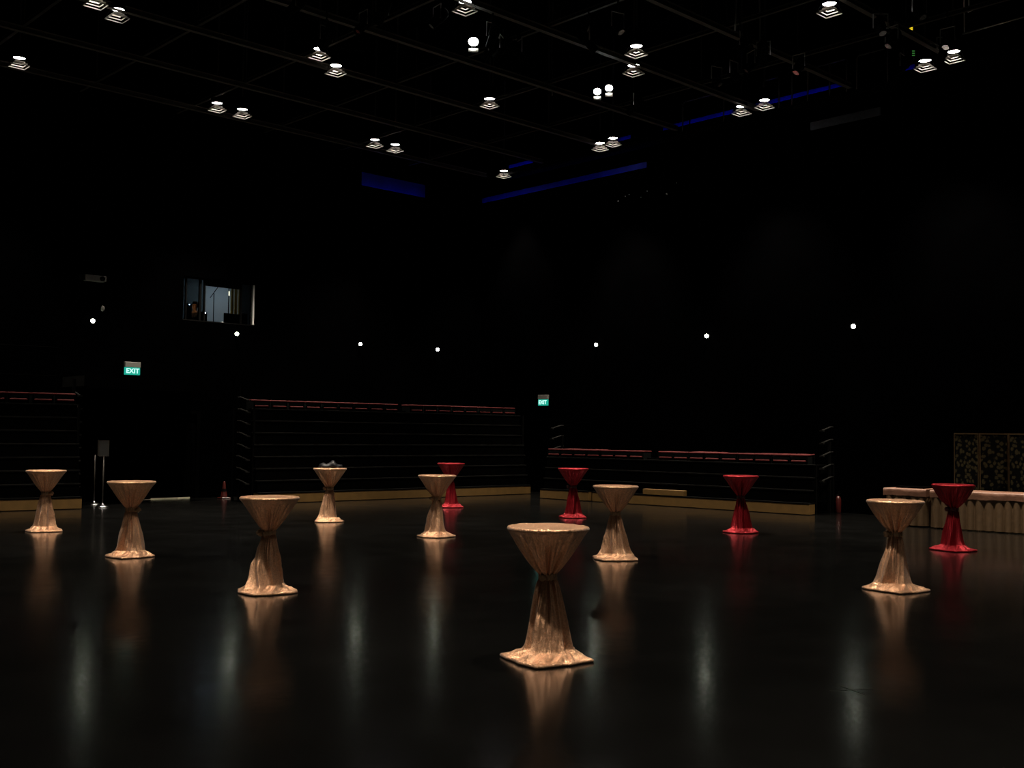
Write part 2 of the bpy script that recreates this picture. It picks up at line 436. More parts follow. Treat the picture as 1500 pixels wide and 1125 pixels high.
def poly_fn(rng, verts=None, rot=0.0):
    """cross-section of hanging cloth: fold edges joined by flat or slightly hollow panels"""
    if verts is None:
        n = rng.choice((6, 7, 8)); a = rng.uniform(0, .8); verts = []
        for k in range(n):
            verts.append((a+2*pi*k/n+rng.uniform(-.22, .22), rng.uniform(.82, 1.38), rng.choice((0.0, .1, .2, .3))))
    else:
        verts = [((radians(d)+rot) % (2*pi), r, c) for d, r, c in verts]
    verts = sorted(((a % (2*pi)), r, c) for a, r, c in verts)
    n = len(verts)
    def f(t):
        t %= 2*pi
        for i in range(n):
            a0, r0, c = verts[i]; a1, r1, _ = verts[(i+1) % n]
            D = (a1-a0) % (2*pi); q = (t-a0) % (2*pi)
            if q <= D:
                r = r0*r1*sin(D)/max(1e-4, r0*sin(q)+r1*sin(D-q))
                return r*(1-c*sin(pi*q/D))
        return 1.0
    return f

def cocktail_table(loc, seed, mat, band, label, group, R=.33, H=1.08, waist=.70, knot=None, bulge=1.15, face=0.0, square=0.55, twist=.0, rs=.20, base=.35, panels=None):
    rng = random.Random(seed)
    root = empty('cocktail_table', (loc[0], loc[1], 0), 0)
    tag(root, label, 'cocktail table', group)
    N = 176
    pleat_r = fold_fn(rng, [rng.choice((13, 15, 17)), rng.choice((9, 11)), 23])
    pleat = lambda t: -pleat_r(t)
    big = fold_fn(rng, [3, 5, rng.choice((6, 7))])
    poly = poly_fn(rng, panels, TOC)
    mid = fold_fn(rng, [rng.choice((9, 11)), 14])
    edge = fold_fn(rng, [2, 3, 5, 9])
    wr = [(rng.uniform(4, 16), rng.uniform(4, 16), rng.uniform(0, 6.3)) for _ in range(6)]
    rot = face
    rw = .058
    def outline(t):
        a = t-rot
        sq = 1.0/max(abs(cos(a)), abs(sin(a)))          # square, 1..1.414
        return base*(1-square+square*sq*.86)*(1+.06*edge(t))
    rows = []
    def top_z(x, y): return H+.0016*sum(sin(p*x*3+q*y*3+r) for p, q, r in wr)/2
    for rr in (.06, .14, .21, .27, .305, .322):
        rows.append([(rr/.33*R, 'top') for k in range(N)])
    verts = []; rings = []
    c = (0, 0, top_z(0, 0))
    def ring(fn):
        rings.append([fn(2*pi*k/N) for k in range(N)])
    for rr in (.06, .14, .21, .27, .305, .322):
        r0 = rr/.33*R
        ring(lambda t, r0=r0: (r0*cos(t), r0*sin(t), top_z(r0*cos(t), r0*sin(t))))
    ring(lambda t: ((R+.002*pleat(t))*cos(t), (R+.002*pleat(t))*sin(t), H-.004+.002*pleat(t+.3)))
    ring(lambda t: ((R+.006+.002*pleat(t))*cos(t), (R+.006+.002*pleat(t))*sin(t), H-.014))
    ring(lambda t: ((R+.003+.003*pleat(t))*cos(t), (R+.003+.003*pleat(t))*sin(t), H-.028))
    nC = 22
    for i in range(1, nC+1):
        u = i/nC
        r0 = rw+(R-rw)*(1-u**bulge)
        amp = .015+.36*u**1.45
        def f(t, r0=r0, u=u, amp=amp):
            r = r0*(1+amp*pleat(t)*.8+.03*sin(pi*u)*big(t))
            return (r*cos(t), r*sin(t), H-.028-(H-.028-waist)*u)
        ring(f)
    for zz in (waist-.015, waist-.03, waist-.05):
        ring(lambda t, zz=zz: (rw*(1+.22*pleat(t))*cos(t), rw*(1+.22*pleat(t))*sin(t), zz))
    nS = 34; zs0 = waist-.05; zs1 = .085
    for i in range(1, nS+1):
        v = i/nS
        r0 = rw+(rs-rw)*(v**.85)
        A = .24*(1-v)**2+.01; B = .72*min(1, v*2.0)*(1-.15*v)
        def f(t, r0=r0, v=v, A=A, B=B):
            t2 = t+twist*v
            wv = min(1.0, v*1.7)
            r = r0*((1-wv)+wv*poly(t2)*1.06)*(1+A*pleat(t)+.02*v*mid(t2))
            r = max(r, .045)
            if v > .8:
                r *= 1+.25*((v-.8)/.2)**2*(.5+.5*edge(t))
            return (r*cos(t), r*sin(t), zs0+(zs1-zs0)*v)
        ring(f)
    lastr = [math.hypot(p[0], p[1]) for p in rings[-1]]
    nB = 11
    for i in range(1, nB+1):
        q = i/nB
        out = []
        for k in range(N):
            t = 2*pi*k/N; R1 = max(outline(t), lastr[k]+.05)
            r = lastr[k]+(R1-lastr[k])*q
            z = zs1*(1-q)**1.6*.75+.028+.020*mid(t*1.0+twist+q*.5)*sin(pi*min(1, q*1.05))+.006*pleat(t*1.0+q)*sin(pi*q)
            if i == 1: z = max(z, .06)
            out.append((r*cos(t), r*sin(t), max(.02, z)))
        rings.append(out)
    last = rings[-1]
    rings.append([(x*1.025, y*1.025, .014) for x, y, z in last])
    rings.append([(x*1.005, y*1.005, .0015) for x, y, z in last])
    rings.append([(x*.93, y*.93, .0015) for x, y, z in last])
    bm = bmesh.new()
    cv = bm.verts.new(c)
    R_ = [[bm.verts.new(p) for p in rg] for rg in rings]
    for k in range(N): bm.faces.new((cv, R_[0][k], R_[0][(k+1) % N]))
    for a, b in zip(R_, R_[1:]):
        for k in range(N): bm.faces.new((a[k], b[k], b[(k+1) % N], a[(k+1) % N]))
    mesh_obj('tablecloth', bm, mat, root, True)
    # tie band around the waist, with a knot
    bm = bmesh.new(); nb = 64; prof = [(-.032, .0), (-.026, .016), (-.012, .022), (.004, .019), (.016, .022), (.028, .014), (.032, .0)]
    rg = []
    for dz, dr in prof:
        rg.append([bm.verts.new(((rw*1.06+dr*.6+.006*sin(5*t+seed)+.003*sin(11*t+dz*120))*cos(t), (rw*1.06+dr*.6+.006*sin(5*t+seed)+.003*sin(11*t+dz*120))*sin(t), waist-.028+dz+.006*sin(2*t+seed))) for t in [2*pi*k/nb for k in range(nb)]])
    for a, b in zip(rg, rg[1:]):
        for k in range(nb): bm.faces.new((a[k], a[(k+1) % nb], b[(k+1) % nb], b[k]))
    bo = mesh_obj('tie_band', bm, band, root, True)
    if knot is not None:
        bm = bmesh.new(); bmesh.ops.create_uvsphere(bm, u_segments=20, v_segments=14, radius=.042)
        for vv in bm.verts:
            n = vv.co.normalized(); vv.co *= 1+.18*sin(4*n.x+seed)*sin(5*n.z+2)+.1*sin(9*n.y+3*n.z)
            vv.co.z *= .9
        dirv = Vector((cos(knot), sin(knot), 0))
        bmesh.ops.translate(bm, verts=bm.verts, vec=dirv*.10+Vector((0, 0, waist-.03)))
        mesh_obj('knot', bm, band, bo, True)
    return root

LEFT = YAW+pi/2      # world direction that shows as picture-left
TOC = YAW+pi         # towards the viewpoint
TABLES = [
    # x, ybase, colour, seed, label, knot dir, bulge, rot, twist, square, rs, base
    (801, 966, 'g', 11, 'gold draped cocktail table farthest from both seating banks, cloth in a wide square puddle', None, .98, TOC-.25-pi/4, 0.0, .72, .195, .345),
    (392, 867, 'g', 23, 'gold draped cocktail table with a diagonal fold, third from the sign stands in its row', LEFT, .96, TOC+.6, -.9, .45, .20, .34),
    (190, 815, 'g', 37, 'gold draped cocktail table second from the sign stands in its row', YAW-pi/2, .95, TOC+.8, .5, .5, .19, .33),
    (65, 778, 'g', 41, 'gold draped cocktail table nearest the short seating bank and the sign stands', YAW-pi/2, .92, TOC+.5, .3, .5, .19, .32),
    (482, 764, 'g', 59, 'gold draped cocktail table carrying the crumpled black bag', LEFT, .95, TOC+.3, -.3, .6, .19, .31),
    (639, 786, 'g', 61, 'gold draped cocktail table between the one with the black bag and the red tables', LEFT+.6, .95, TOC+.9, .6, .4, .19, .32),
    (901, 819, 'g', 73, 'gold draped cocktail table second from the one carrying the black bag in their row', None, 1.0, TOC+.2, -.3, .6, .2, .34),
    (1312, 864, 'g', 89, 'gold draped cocktail table standing before the buffet table, knot at its waist', LEFT, 1.12, TOC+.55, .5, .6, .2, .355),
    (660, 743, 'r', 97, 'red draped cocktail table nearest the long tall seating bank', None, 1.0, TOC+.4, .3, .5, .18, .31),
    (839, 758, 'r', 101, 'red draped cocktail table near the corner end of the low seating bank', LEFT, .98, TOC+.2, .4, .5, .19, .31),
    (1085, 780, 'r', 113, 'red draped cocktail table in front of the middle of the low seating bank', None, .98, TOC+.7, -.4, .4, .19, .32),
    (1397, 806, 'r', 127, 'red draped cocktail table right in front of the buffet table', LEFT, 1.2, TOC+.45, .35, .6, .2, .345),
]
TPOS = {}
for (x, y, c, seed, label, knot, bulge, rot, twist, sq, rs, base) in TABLES:
    p = on_z(x, y)
    TPOS[x] = p
    cocktail_table((p.x, p.y), seed, MT['gold'] if c == 'g' else MT['red'], MT['goldband'] if c == 'g' else MT['redband'],
                   label, 'gold draped cocktail tables' if c == 'g' else 'red draped cocktail tables',
                   knot=knot, bulge=bulge, face=rot, twist=twist, square=sq, rs=rs if x == 801 else rs*.86, base=base,
                   panels=[(-36, 1.14, .0), (36, 1.10, .30), (80, 1.08, .05), (130, 1.1, .1), (180, 1.0, .1), (228, 1.1, .1), (282, .95, .32)] if x == 801 else None)

# crumpled black bag on the table
def black_bag():
    p = TPOS[482]
    rng = random.Random(3)
    bm = bmesh.new(); bmesh.ops.create_uvsphere(bm, u_segments=40, v_segments=24, radius=1.0)
    for v in bm.verts:
        n = v.co.copy()
        k = 1+.16*sin(3*n.x+1)*cos(2.5*n.y)+.10*sin(7*n.x+4*n.y+1)+.06*sin(11*n.y-5*n.z+2*n.x)
        h = .032+.028*(1+sin(5.5*n.x+.6))*.5+.02*max(0, sin(8*n.x+2*n.y))
        v.co = Vector((n.x*.25*k, n.y*.16*k, max(-.2, n.z)*h*1.7))
    zmin = min(v.co.z for v in bm.verts)
    bmesh.ops.translate(bm, verts=bm.verts, vec=(0, 0, -zmin))
    o = mesh_obj('plastic_bag', bm, MT['blackbag'], None, True)
    o.location = (p.x, p.y, 1.0825); o.rotation_euler = (0, 0, YAW-pi/2)
    tag(o, 'crumpled glossy black bag lying on a gold cocktail table', 'bag')
black_bag()

# ------------------------------------------------------------------ buffet tables and folding screen
def buffet(name, a, b, label, depth=.75, H=.775, proud=0.0):
    a = Vector((*a, 0)); b = Vector((*b, 0)); L = (b-a).length
    rz = math.atan2(b.y-a.y, b.x-a.x)
    root = empty(name, a, rz); tag(root, label, 'buffet table')
    # pleated skirt: front and both ends
    per = [(0, depth), (0, 0), (L, 0), (L, depth)]
    pts = []
    for (p, q) in zip(per, per[1:]):
        d = Vector((q[0]-p[0], q[1]-p[1])); n = int(d.length/.012); d.normalize(); nm = Vector((d.y, -d.x))
        for k in range(n):
            s = k*.012
            pts.append((Vector(p)+d*s, nm, s))
    bm = bmesh.new(); prev = None
    rows_z = [0.025, .2, .4, .58, H-.03]
    grid = []
    for (pp, nm, s) in pts:
        col = []
        for j, z in enumerate(rows_z):
            am = .05-.02*j/4
            ph = s*2*pi/.17+.7*sin(s*3.1)+.4*sin(s*7.3+1)
            off = am*(abs(sin(ph*.5))**.7*1.6-.6)+.008*(4-j)/4
            q = pp+nm*off
            col.append(bm.verts.new((q.x, q.y, z)))
        grid.append(col)
    for c0, c1 in zip(grid, grid[1:]):
        for j in range(4): bm.faces.new((c0[j], c1[j], c1[j+1], c0[j+1]))
    mesh_obj('pleated_skirt', bm, MT['skirt'], root, True)
    # overlay cloth: top and short drop with soft waves
    bm = bmesh.new(); nL = int(L/.05)
    o = .045
    prof = [(depth+o, H-.14), (depth+o, H-.02), (depth+o-.015, H), (depth*.5, H+.002), (-o+.015, H), (-o, H-.015), (-o-.004, H-.07), (-o-.004, H-.145)]
    gr = []
    for k in range(nL+1):
        u = -o+(L+2*o)*k/nL; col = []
        for j, (v, z) in enumerate(prof):
            dv = (.006*sin(u*9+j)+.004*sin(u*23)) if j > 5 else 0
            dz = (.006*sin(u*5)+.004*sin(u*17)) if j in (0, 7) else 0
            col.append(bm.verts.new((u, v+dv, z+dz)))
        gr.append(col)
    for c0, c1 in zip(gr, gr[1:]):
        for j in range(len(prof)-1): bm.faces.new((c0[j], c0[j+1], c1[j+1], c1[j]))
    # end drops
    for k, uu in ((0, -1), (nL, 1)):
        u = -o if k == 0 else L+o
        vs_ = [bm.verts.new((u+uu*.004, v, z)) for v, z in ((-o, H-.145), (-o, H), (depth+o, H), (depth+o, H-.145))]
        bm.faces.new(vs_)
    mesh_obj('overlay_cloth', bm, MT['pinkcloth'], root, True)
    # table carcass seen through the gap under the overlay
    box('table_board', .03, L-.03, .03, depth-.03, H-.03, H-.006, MT['shell'], root)
    for (u, v) in ((.08, .08), (L-.08, .08), (.08, depth-.08), (L-.08, depth-.08)):
        box('leg', u-.02, u+.02, v-.02, v+.02, 0, H-.03, MT['dark'], root)
    return root
B0, B1, B2, B3 = (21.55, 11.30), (21.60, 10.48), (21.52, 10.27), (21.68, 8.02)
buffet('buffet_table', B0, B1, 'short skirted buffet table at the end of the buffet, under a pink-gold overlay', depth=.7)
buffet('buffet_table', B2, B3, 'long skirted buffet table in front of the floral folding screen', depth=.75)
# dark tray on the short table
bm = bmesh.new(); bx(bm, -.3, .3, -.2, .2, 0, .02, .006); bx(bm, -.3, -.28, -.2, .2, .02, .035); bx(bm, .28, .3, -.2, .2, .02, .035)
bx(bm, -.28, .28, -.2, -.18, .02, .035); bx(bm, -.28, .28, .18, .2, .02, .035)
o = mesh_obj('serving_tray', bm, MT['black'], None); o.location = (22.02, 10.93, .778); o.rotation_euler = (0, 0, -pi/2+.05)
tag(o, 'flat black tray lying on the short buffet table', 'tray')

def folding_screen():
    p0 = on_x(1398, 700, 23.2); p1 = on_x(1434.5, 700, 22.95); p2 = on_x(1478, 700, 23.25)
    d = (p2-p1); p3 = Vector((22.95, p2.y-.82, 0)); p4 = Vector((23.25, p3.y-.82, 0))
    pts = [Vector((p.x, p.y, 0)) for p in (p0, p1, p2, p3, p4)]
    root = empty('folding_screen', pts[0]); tag(root, 'black folding screen with gold floral pattern and thin gold frames', 'folding screen')
    Hs = 1.955
    for a, b in zip(pts, pts[1:]):
        L = (b-a).length; rz = math.atan2(b.y-a.y, b.x-a.x)
        bm = bmesh.new(); bx(bm, .025, L-.025, -.008, .008, .06, Hs-.03)
        s = mesh_obj('screen_panel', bm, MT['floral'], root); s.location = a-pts[0]; s.rotation_euler = (0, 0, rz)
        bm = bmesh.new()
        bx(bm, .004, .028, -.014, .014, 0, Hs); bx(bm, L-.028, L-.004, -.014, .014, 0, Hs)
        bx(bm, .028, L-.028, -.014, .014, Hs-.03, Hs); bx(bm, .028, L-.028, -.014, .014, .05, .08)
        mesh_obj('panel_frame', bm, MT['goldframe'], s)
folding_screen()

# ------------------------------------------------------------------ sign stands, cone
def sign_stand(p, label, yaw, off=0.0):
    root = empty('sign_stand', (p.x, p.y, 0), 0); tag(root, label, 'sign stand', 'sign stands by the double door')
    bm = bmesh.new(); lathe(bm, [(.15, 0), (.15, .012), (.13, .03), (.07, .05), (.03, .075), (.016, .1)], 28)
    mesh_obj('base', bm, MT['chrome'], root, True)
    bm = bmesh.new(); tube(bm, [(0, 0, .09), (0, 0, 1.2)], .014, 10)
    mesh_obj('pole', bm, MT['polegrey'], root, True)
    bm = bmesh.new(); bx(bm, -.10, .10, -.012, .012, 1.19, 1.54, .004)
    s = mesh_obj('sign_panel', bm, MT['signgrey'], root); s.rotation_euler = (0, 0, yaw); s.location = (off*sin(YAW), -off*cos(YAW), 0)
    bm = bmesh.new()
    for x0, x1, z0, z1 in ((-.11, -.10, 1.18, 1.55), (.10, .11, 1.18, 1.55), (-.10, .10, 1.18, 1.19), (-.10, .10, 1.54, 1.55)):
        bx(bm, x0, x1, -.016, .016, z0, z1)
    mesh_obj('sign_frame', bm, MT['polegrey'], s)
sign_stand(on_z(137.5, 739.5), 'chrome sign stand with its panel turned edge-on beside the seating bank', radians(67.8), .07)
sign_stand(on_z(150, 743.0), 'chrome sign stand with its grey panel facing the floor of tables', radians(-20))

def cone(x, y, label):
    p = on_z(x, y)
    root = empty('traffic_cone', (p.x, p.y, 0)); tag(root, label, 'traffic cone')
    bm = bmesh.new(); bx(bm, -.13, .13, -.13, .13, 0, .03, .008); mesh_obj('base', bm, MT['redplastic'], root)
    bm = bmesh.new(); lathe(bm, [(.095, .03), (.085, .05), (.05, .26), (.025, .44), (.02, .45)], 20); mesh_obj('cone', bm, MT['redplastic'], root, True)
    bm = bmesh.new(); lathe(bm, [(.066, .19), (.053, .26)], 20, False, False); mesh_obj('collar', bm, MT['black'], root, True)
cone(328, 730, 'dark red traffic cone standing beside the long tall seating bank')
def extinguisher():
    p = on_x(1227.5, 752, XB-.12)
    root = empty('fire_extinguisher', (p.x, p.y, max(.001, p.z))); tag(root, 'dim red fire extinguisher standing by the wall past the low seating bank', 'extinguisher')
    bm = bmesh.new(); lathe(bm, [(.07, 0), (.075, .02), (.075, .33), (.05, .39), (.022, .41)], 20); mesh_obj('cylinder', bm, MT['redplastic'], root, True)
    bm = bmesh.new(); lathe(bm, [(.022, .41), (.022, .45)], 12); bx(bm, -.02, .09, -.012, .012, .45, .47); bx(bm, -.02, .07, -.012, .012, .49, .505); mesh_obj('handle', bm, MT['black'], root)
    bm = bmesh.new(); tube(bm, [(-.02, 0, .44), (-.1, 0, .42), (-.11, 0, .25), (-.1, 0, .15)], .011, 6); mesh_obj('hose', bm, MT['black'], root)
extinguisher()

# ------------------------------------------------------------------ exit signs
def text_mesh(body, size):
    cu = bpy.data.curves.new('t', 'FONT'); cu.body = body; cu.size = size; cu.extrude = .002; cu.align_x = 'CENTER'; cu.align_y = 'CENTER'; cu.offset = .004
    t = bpy.data.objects.new('t', cu); COL.objects.link(t)
    dg = bpy.context.evaluated_depsgraph_get(); me = bpy.data.meshes.new_from_object(t.evaluated_get(dg))
    bpy.data.objects.remove(t); return me
EXIT_ME = text_mesh('EXIT', .17); EXIT_ME.materials.clear(); EXIT_ME.materials.append(MT['exitw'])
def exit_sign(c, rz, label):
    root = empty('exit_sign', c, rz); tag(root, label, 'exit sign')
    box('housing', -.205, .205, 0, .09, .19, .33, MT['greybox'], root, .006)
    box('green_panel', -.2, .2, .015, .075, 0, .19, MT['exitg'], root, .004)
    t = bpy.data.objects.new('lettering', EXIT_ME); link(t, root); t.location = (0, .012, .095); t.rotation_euler = (pi/2, 0, 0)
    bm = bmesh.new(); bx(bm, -.05, .05, .075, .13, .20, .3); mesh_obj('bracket', bm, MT['dark'], root)
e1 = on_y(194.5, 549, YB-.12); e2 = on_x(794.3, 594, XB-.12)
exit_sign((e1.x, YB-.12, e1.z), 0, 'green lit exit sign above the double door')
exit_sign((XB-.12, e2.y, e2.z), -pi/2, 'green lit exit sign near the corner of the room')

# ------------------------------------------------------------------ small wall lights
def wall_light(c, rz, label, group):
    root = empty('wall_light', c, rz); tag(root, label, 'wall light', group)
    bm = bmesh.new(); lathe(bm, [(.055, 0), (.055, .05), (.045, .06)], 20); o = mesh_obj('backplate', bm, MT['dark'], root, True); o.rotation_euler = (pi/2, 0, 0)
    bm = bmesh.new(); bmesh.ops.create_uvsphere(bm, u_segments=20, v_segments=14, radius=.052)
    o = mesh_obj('globe', bm, MT['globe'], root, True); o.location = (0, -.10, 0)
for x, y, lab in ((136, 470, 'below the wall projector'), (347, 489, 'just below the control booth window'), (528, 504, 'above the middle of the long tall seating bank'), (641, 512, 'above the corner end of the long tall seating bank')):
    p = on_y(x, y, YB-.1); wall_light((p.x, YB, p.z), 0, 'small round white wall light '+lab, 'wall lights on the booth wall')
for x, y, lab in ((873, 505, 'above the corner end of the low seating bank'), (1035, 492, 'above the middle of the low seating bank'), (1250, 478, 'past the end of the low seating bank')):
    p = on_x(x, y, XB-.1); wall_light((XB, p.y, p.z), -pi/2, 'small round white wall light '+lab, 'wall lights on the wall behind the low bank')

# projector and small sensor on the booth wall
def projector():
    a = on_y(126.5, 410, YB-.3); b = on_y(156, 403, YB-.3)
    cx_, cz = (a.x+b.x)/2, a.z
    root = empty('wall_projector', (cx_, YB-.3, cz), 0); tag(root, 'pale grey box projector with a black round lens fixed high on the booth wall', 'projector')
    bm = bmesh.new(); bx(bm, -.26, .26, 0, .22, 0, .145, .022, 3); mesh_obj('body', bm, MT['greybox'], root)
    bm = bmesh.new(); lathe(bm, [(.062, 0), (.062, .03), (.045, .035), (.04, .015)], 24); o = mesh_obj('lens', bm, MT['black'], root, True); o.rotation_euler = (pi/2, 0, 0); o.location = (.15, .005, .07)
    bm = bmesh.new(); bx(bm, -.05, .05, .22, .3, .04, .11); mesh_obj('bracket', bm, MT['dark'], root)
    bm = bmesh.new(); bx(bm, -.40, -.27, .04, .2, .01, .13, .01); bx(bm, -.28, -.25, .08, .14, .05, .09); mesh_obj('side_vent', bm, MT['nose'], root)
    p = on_y(150.5, 452, YB-.05)
    root = empty('wall_sensor', (p.x, YB, p.z)); tag(root, 'small oval grey sensor on the booth wall above a wall light', 'sensor')
    bm = bmesh.new(); bmesh.ops.create_uvsphere(bm, u_segments=16, v_segments=12, radius=.05)
    for v in bm.verts: v.co.z *= 1.5; v.co.y *= .6
    bmesh.ops.translate(bm, verts=bm.verts, vec=(0, -.05, 0)); mesh_obj('dome', bm, MT['greybox'], root, True)
    box('mount', -.03, .03, -.03, 0, -.03, .03, MT['dark'], root)
projector()

# ------------------------------------------------------------------ control booth
def booth():
    x0, x1, y0, y1, z0, z1 = 12.2, 18.2, YB+WT, YB+3.0, 3.9, 6.55
    bm = bmesh.new()
    bx(bm, x0, x1, y1, y1+.1, z0, z1); bx(bm, x0-.1, x0, y0, y1+.1, z0, z1); bx(bm, x1, x1+.1, y0, y1+.1, z0, z1)
    tag(mesh_obj('wall_booth', bm, MT['boothwall']), 'grey-blue painted walls inside the control booth', None, kind='structure')
    tag(box('floor_booth', x0-.1, x1+.1, y0, y1+.1, z0-.12, z0, MT['dark']), 'dark booth floor', None, kind='structure')
    tag(box('ceiling_booth', x0-.1, x1+.1, y0, y1+.1, z1, z1+.1, MT['black']), 'dark booth ceiling', None, kind='structure')
    ld = bpy.data.lights.new('booth_light', 'AREA'); ld.energy = 12; ld.color = (.85, .93, 1.0); ld.shape = 'RECTANGLE'; ld.size = 1.0; ld.size_y = .3
    root = empty('booth_ceiling_light', (15.9, YB+1.9, z1-.07)); tag(root, 'flat ceiling light inside the control booth', 'ceiling light')
    box('light_housing', -.55, .55, -.18, .18, .02, .07, MT['dark'], root)
    lo = bpy.data.objects.new('booth_light', ld); link(lo, root); lo.location = (0, 0, 0.01)
    # window: frame, sliding panes, posts
    wx0, wx1, wz0, wz1 = BW
    def wx(px): return on_y(px, 445, YB+.1).x
    win = empty('window_1', ((wx0+wx1)/2, YB+.1, wz0)); win['kind'] = 'structure'; win['label'] = 'wide sliding window of the control booth'
    ox, oz = (wx0+wx1)/2, wz0
    def part(name, xa, xb, ya, yb, za, zb, m): return box(name, xa-ox, xb-ox, ya, yb, za-oz, zb-oz, m, win)
    part('window_sill', wx0, wx1, -.1, .2, wz0, wz0+.03, MT['black'])
    part('head_frame', wx0, wx1, -.02, .06, wz1-.04, wz1, MT['black'])
    part('frame_jamb', wx0, wx0+.04, -.02, .06, wz0+.03, wz1-.04, MT['black'])
    j = part('frame_jamb', wx1-.03, wx1, -.055, .0, wz0+.03, wz1-.04, MT['white'])  # white on this jamb only: the frame's lit edge put into its colour
    for (pa, pb) in ((271.5, 273), (291.5, 294), (298.5, 300.3), (352.5, 354)):
        part('mullion', wx(pa), wx(pb), -.02, .05, wz0+.03, wz1-.04, MT['black'])
    part('pane', wx0+.04, wx(271.5), .01, .018, wz0+.03, wz1-.04, MT['glass'])
    part('pane', wx(273), wx(291.5), .01, .018, wz0+.03, wz1-.04, MT['glass'])
    part('pane', wx(294), wx(298.5), .01, .018, wz0+.03, wz1-.04, MT['glass'])
    part('pane', wx(354), wx1-.03, .01, .018, wz0+.03, wz1-.04, MT['glass'])
    v = part('roller_blind', wx(300.3), wx(352.5), .03, .06, wz1-.19, wz1-.04, MT['black'])
    # desk under the window with equipment
    dz = wz0-.06
    root = empty('mixing_desk', (14.7, YB+WT+.38, z0)); tag(root, 'black mixing desk below the control booth window', 'desk')
    box('desk_top', -1.5, 1.5, -.36, .36, dz-z0-.05, dz-z0, MT['black'], root)
    for xx in (-1.42, 1.36): box('leg', xx, xx+.06, -.3, .3, 0, dz-z0-.05, MT['black'], root)
    # monitors
    def monitor(pa, pb, ytop, Y, label):
        a = on_y(pa, ytop, Y); b = on_y(pb, ytop, Y); w2 = (b.x-a.x)/2
        r = empty('monitor', ((a.x+b.x)/2, Y, dz)); tag(r, label, 'monitor')
        h = a.z-dz
        box('screen', -w2, w2, -.02, .02, .05, h, MT['black'], r, .006)
        box('stand', -.06, .06, -.06, .1, 0, .05, MT['black'], r)
    monitor(328, 352, 458.5, YB+WT+.3, 'wide black monitor on the mixing desk in front of the yellow curtains')
    monitor(354, 362, 459, YB+WT+.25, 'small black monitor on the mixing desk next to the wide one')
    # mic stand
    Y = YB+WT+.25
    b = on_y(312.5, 470, Y); t = on_y(313, 430, Y)
    r = empty('microphone_stand', (b.x, Y, dz)); tag(r, 'black microphone stand with slanted boom in the booth window', 'microphone stand')
    bm = bmesh.new(); lathe(bm, [(.11, 0), (.11, .012), (.03, .03), (.016, .05)], 20); mesh_obj('base', bm, MT['black'], r)
    bm = bmesh.new(); tube(bm, [(0, 0, .04), (0, 0, t.z-dz)], .013, 8); mesh_obj('pole', bm, MT['black'], r)
    c0 = on_y(308, 436, Y); c1 = on_y(322, 417, Y)
    bm = bmesh.new(); tube(bm, [(c0.x-b.x, 0, c0.z-dz), (c1.x-b.x, 0, c1.z-dz)], .01, 8); mesh_obj('boom', bm, MT['black'], r)
    # desk lamp post
    b = on_y(334.5, 458, YB+WT+.6); t = on_y(334.5, 417, YB+WT+.6)
    r = empty('post_lamp', (b.x, YB+WT+.6, dz)); tag(r, 'thin black post lamp with a short lit tube on the mixing desk', 'lamp')
    bm = bmesh.new(); lathe(bm, [(.07, 0), (.07, .02), (.014, .04)], 16); tube(bm, [(0, 0, .03), (0, 0, t.z-dz)], .013, 8); mesh_obj('post', bm, MT['black'], r)
    bl = on_y(334.5, 433, YB+WT+.58).z; tl = on_y(334.5, 426.5, YB+WT+.58).z
    bm = bmesh.new(); tube(bm, [(0, -.02, bl-dz), (0, -.02, tl-dz)], .016, 8); mesh_obj('lamp_tube', bm, mat_emit('tube_glow', (1, 1, .75), 1.2), r)
    # white cup and papers
    p = on_y(326, 466, YB+WT+.2)
    r = empty('paper_cup', (p.x, YB+WT+.2, dz)); tag(r, 'white paper cup on the mixing desk', 'cup')
    bm = bmesh.new(); lathe(bm, [(.035, 0), (.045, .13), (.04, .13), (.034, .01)], 20, True, False); mesh_obj('cup_body', bm, MT['white'], r, True)
    bm = bmesh.new(); lathe(bm, [(.047, .13), (.047, .145), (.03, .15)], 20); mesh_obj('lid', bm, MT['white'], r, True)
    # yellow curtains at the rear wall
    Yc = y1-.12
    for (pa, pb) in ((338.5, 341.8), (343.8, 347.3), (349.5, 352.7)):
        a = on_y(pa, 440, Yc).x; b = on_y(pb, 440, Yc).x
        bm = bmesh.new(); n = 24; gr = []
        for k in range(n+1):
            u = a+(b-a)*k/n; off = .02*sin(k*1.6)
            gr.append((bm.verts.new((u, Yc+off, z0+.05)), bm.verts.new((u, Yc+off, z1-.1))))
        for c0, c1 in zip(gr, gr[1:]): bm.faces.new((c0[0], c1[0], c1[1], c0[1]))
        bmesh.ops.solidify(bm, geom=bm.faces[:], thickness=.012)
        o = mesh_obj('curtain', bm, MT['yellow'], None, True)
        tag(o, 'narrow yellow curtain hanging at the rear of the control booth', 'curtain', 'yellow curtains in the booth')
    # dark panel on rear wall at the right-hand side
    a = on_y(353.5, 440, y1-.03).x
    tag(box('acoustic_panel', a, x1-.06, y1-.06, y1-.01, z0+.05, z1-.05, mat_p('grey_acoustic', (.035, .04, .045), rough=.9, var=.1)), 'dark grey acoustic panel on the rear wall of the control booth', 'panel')
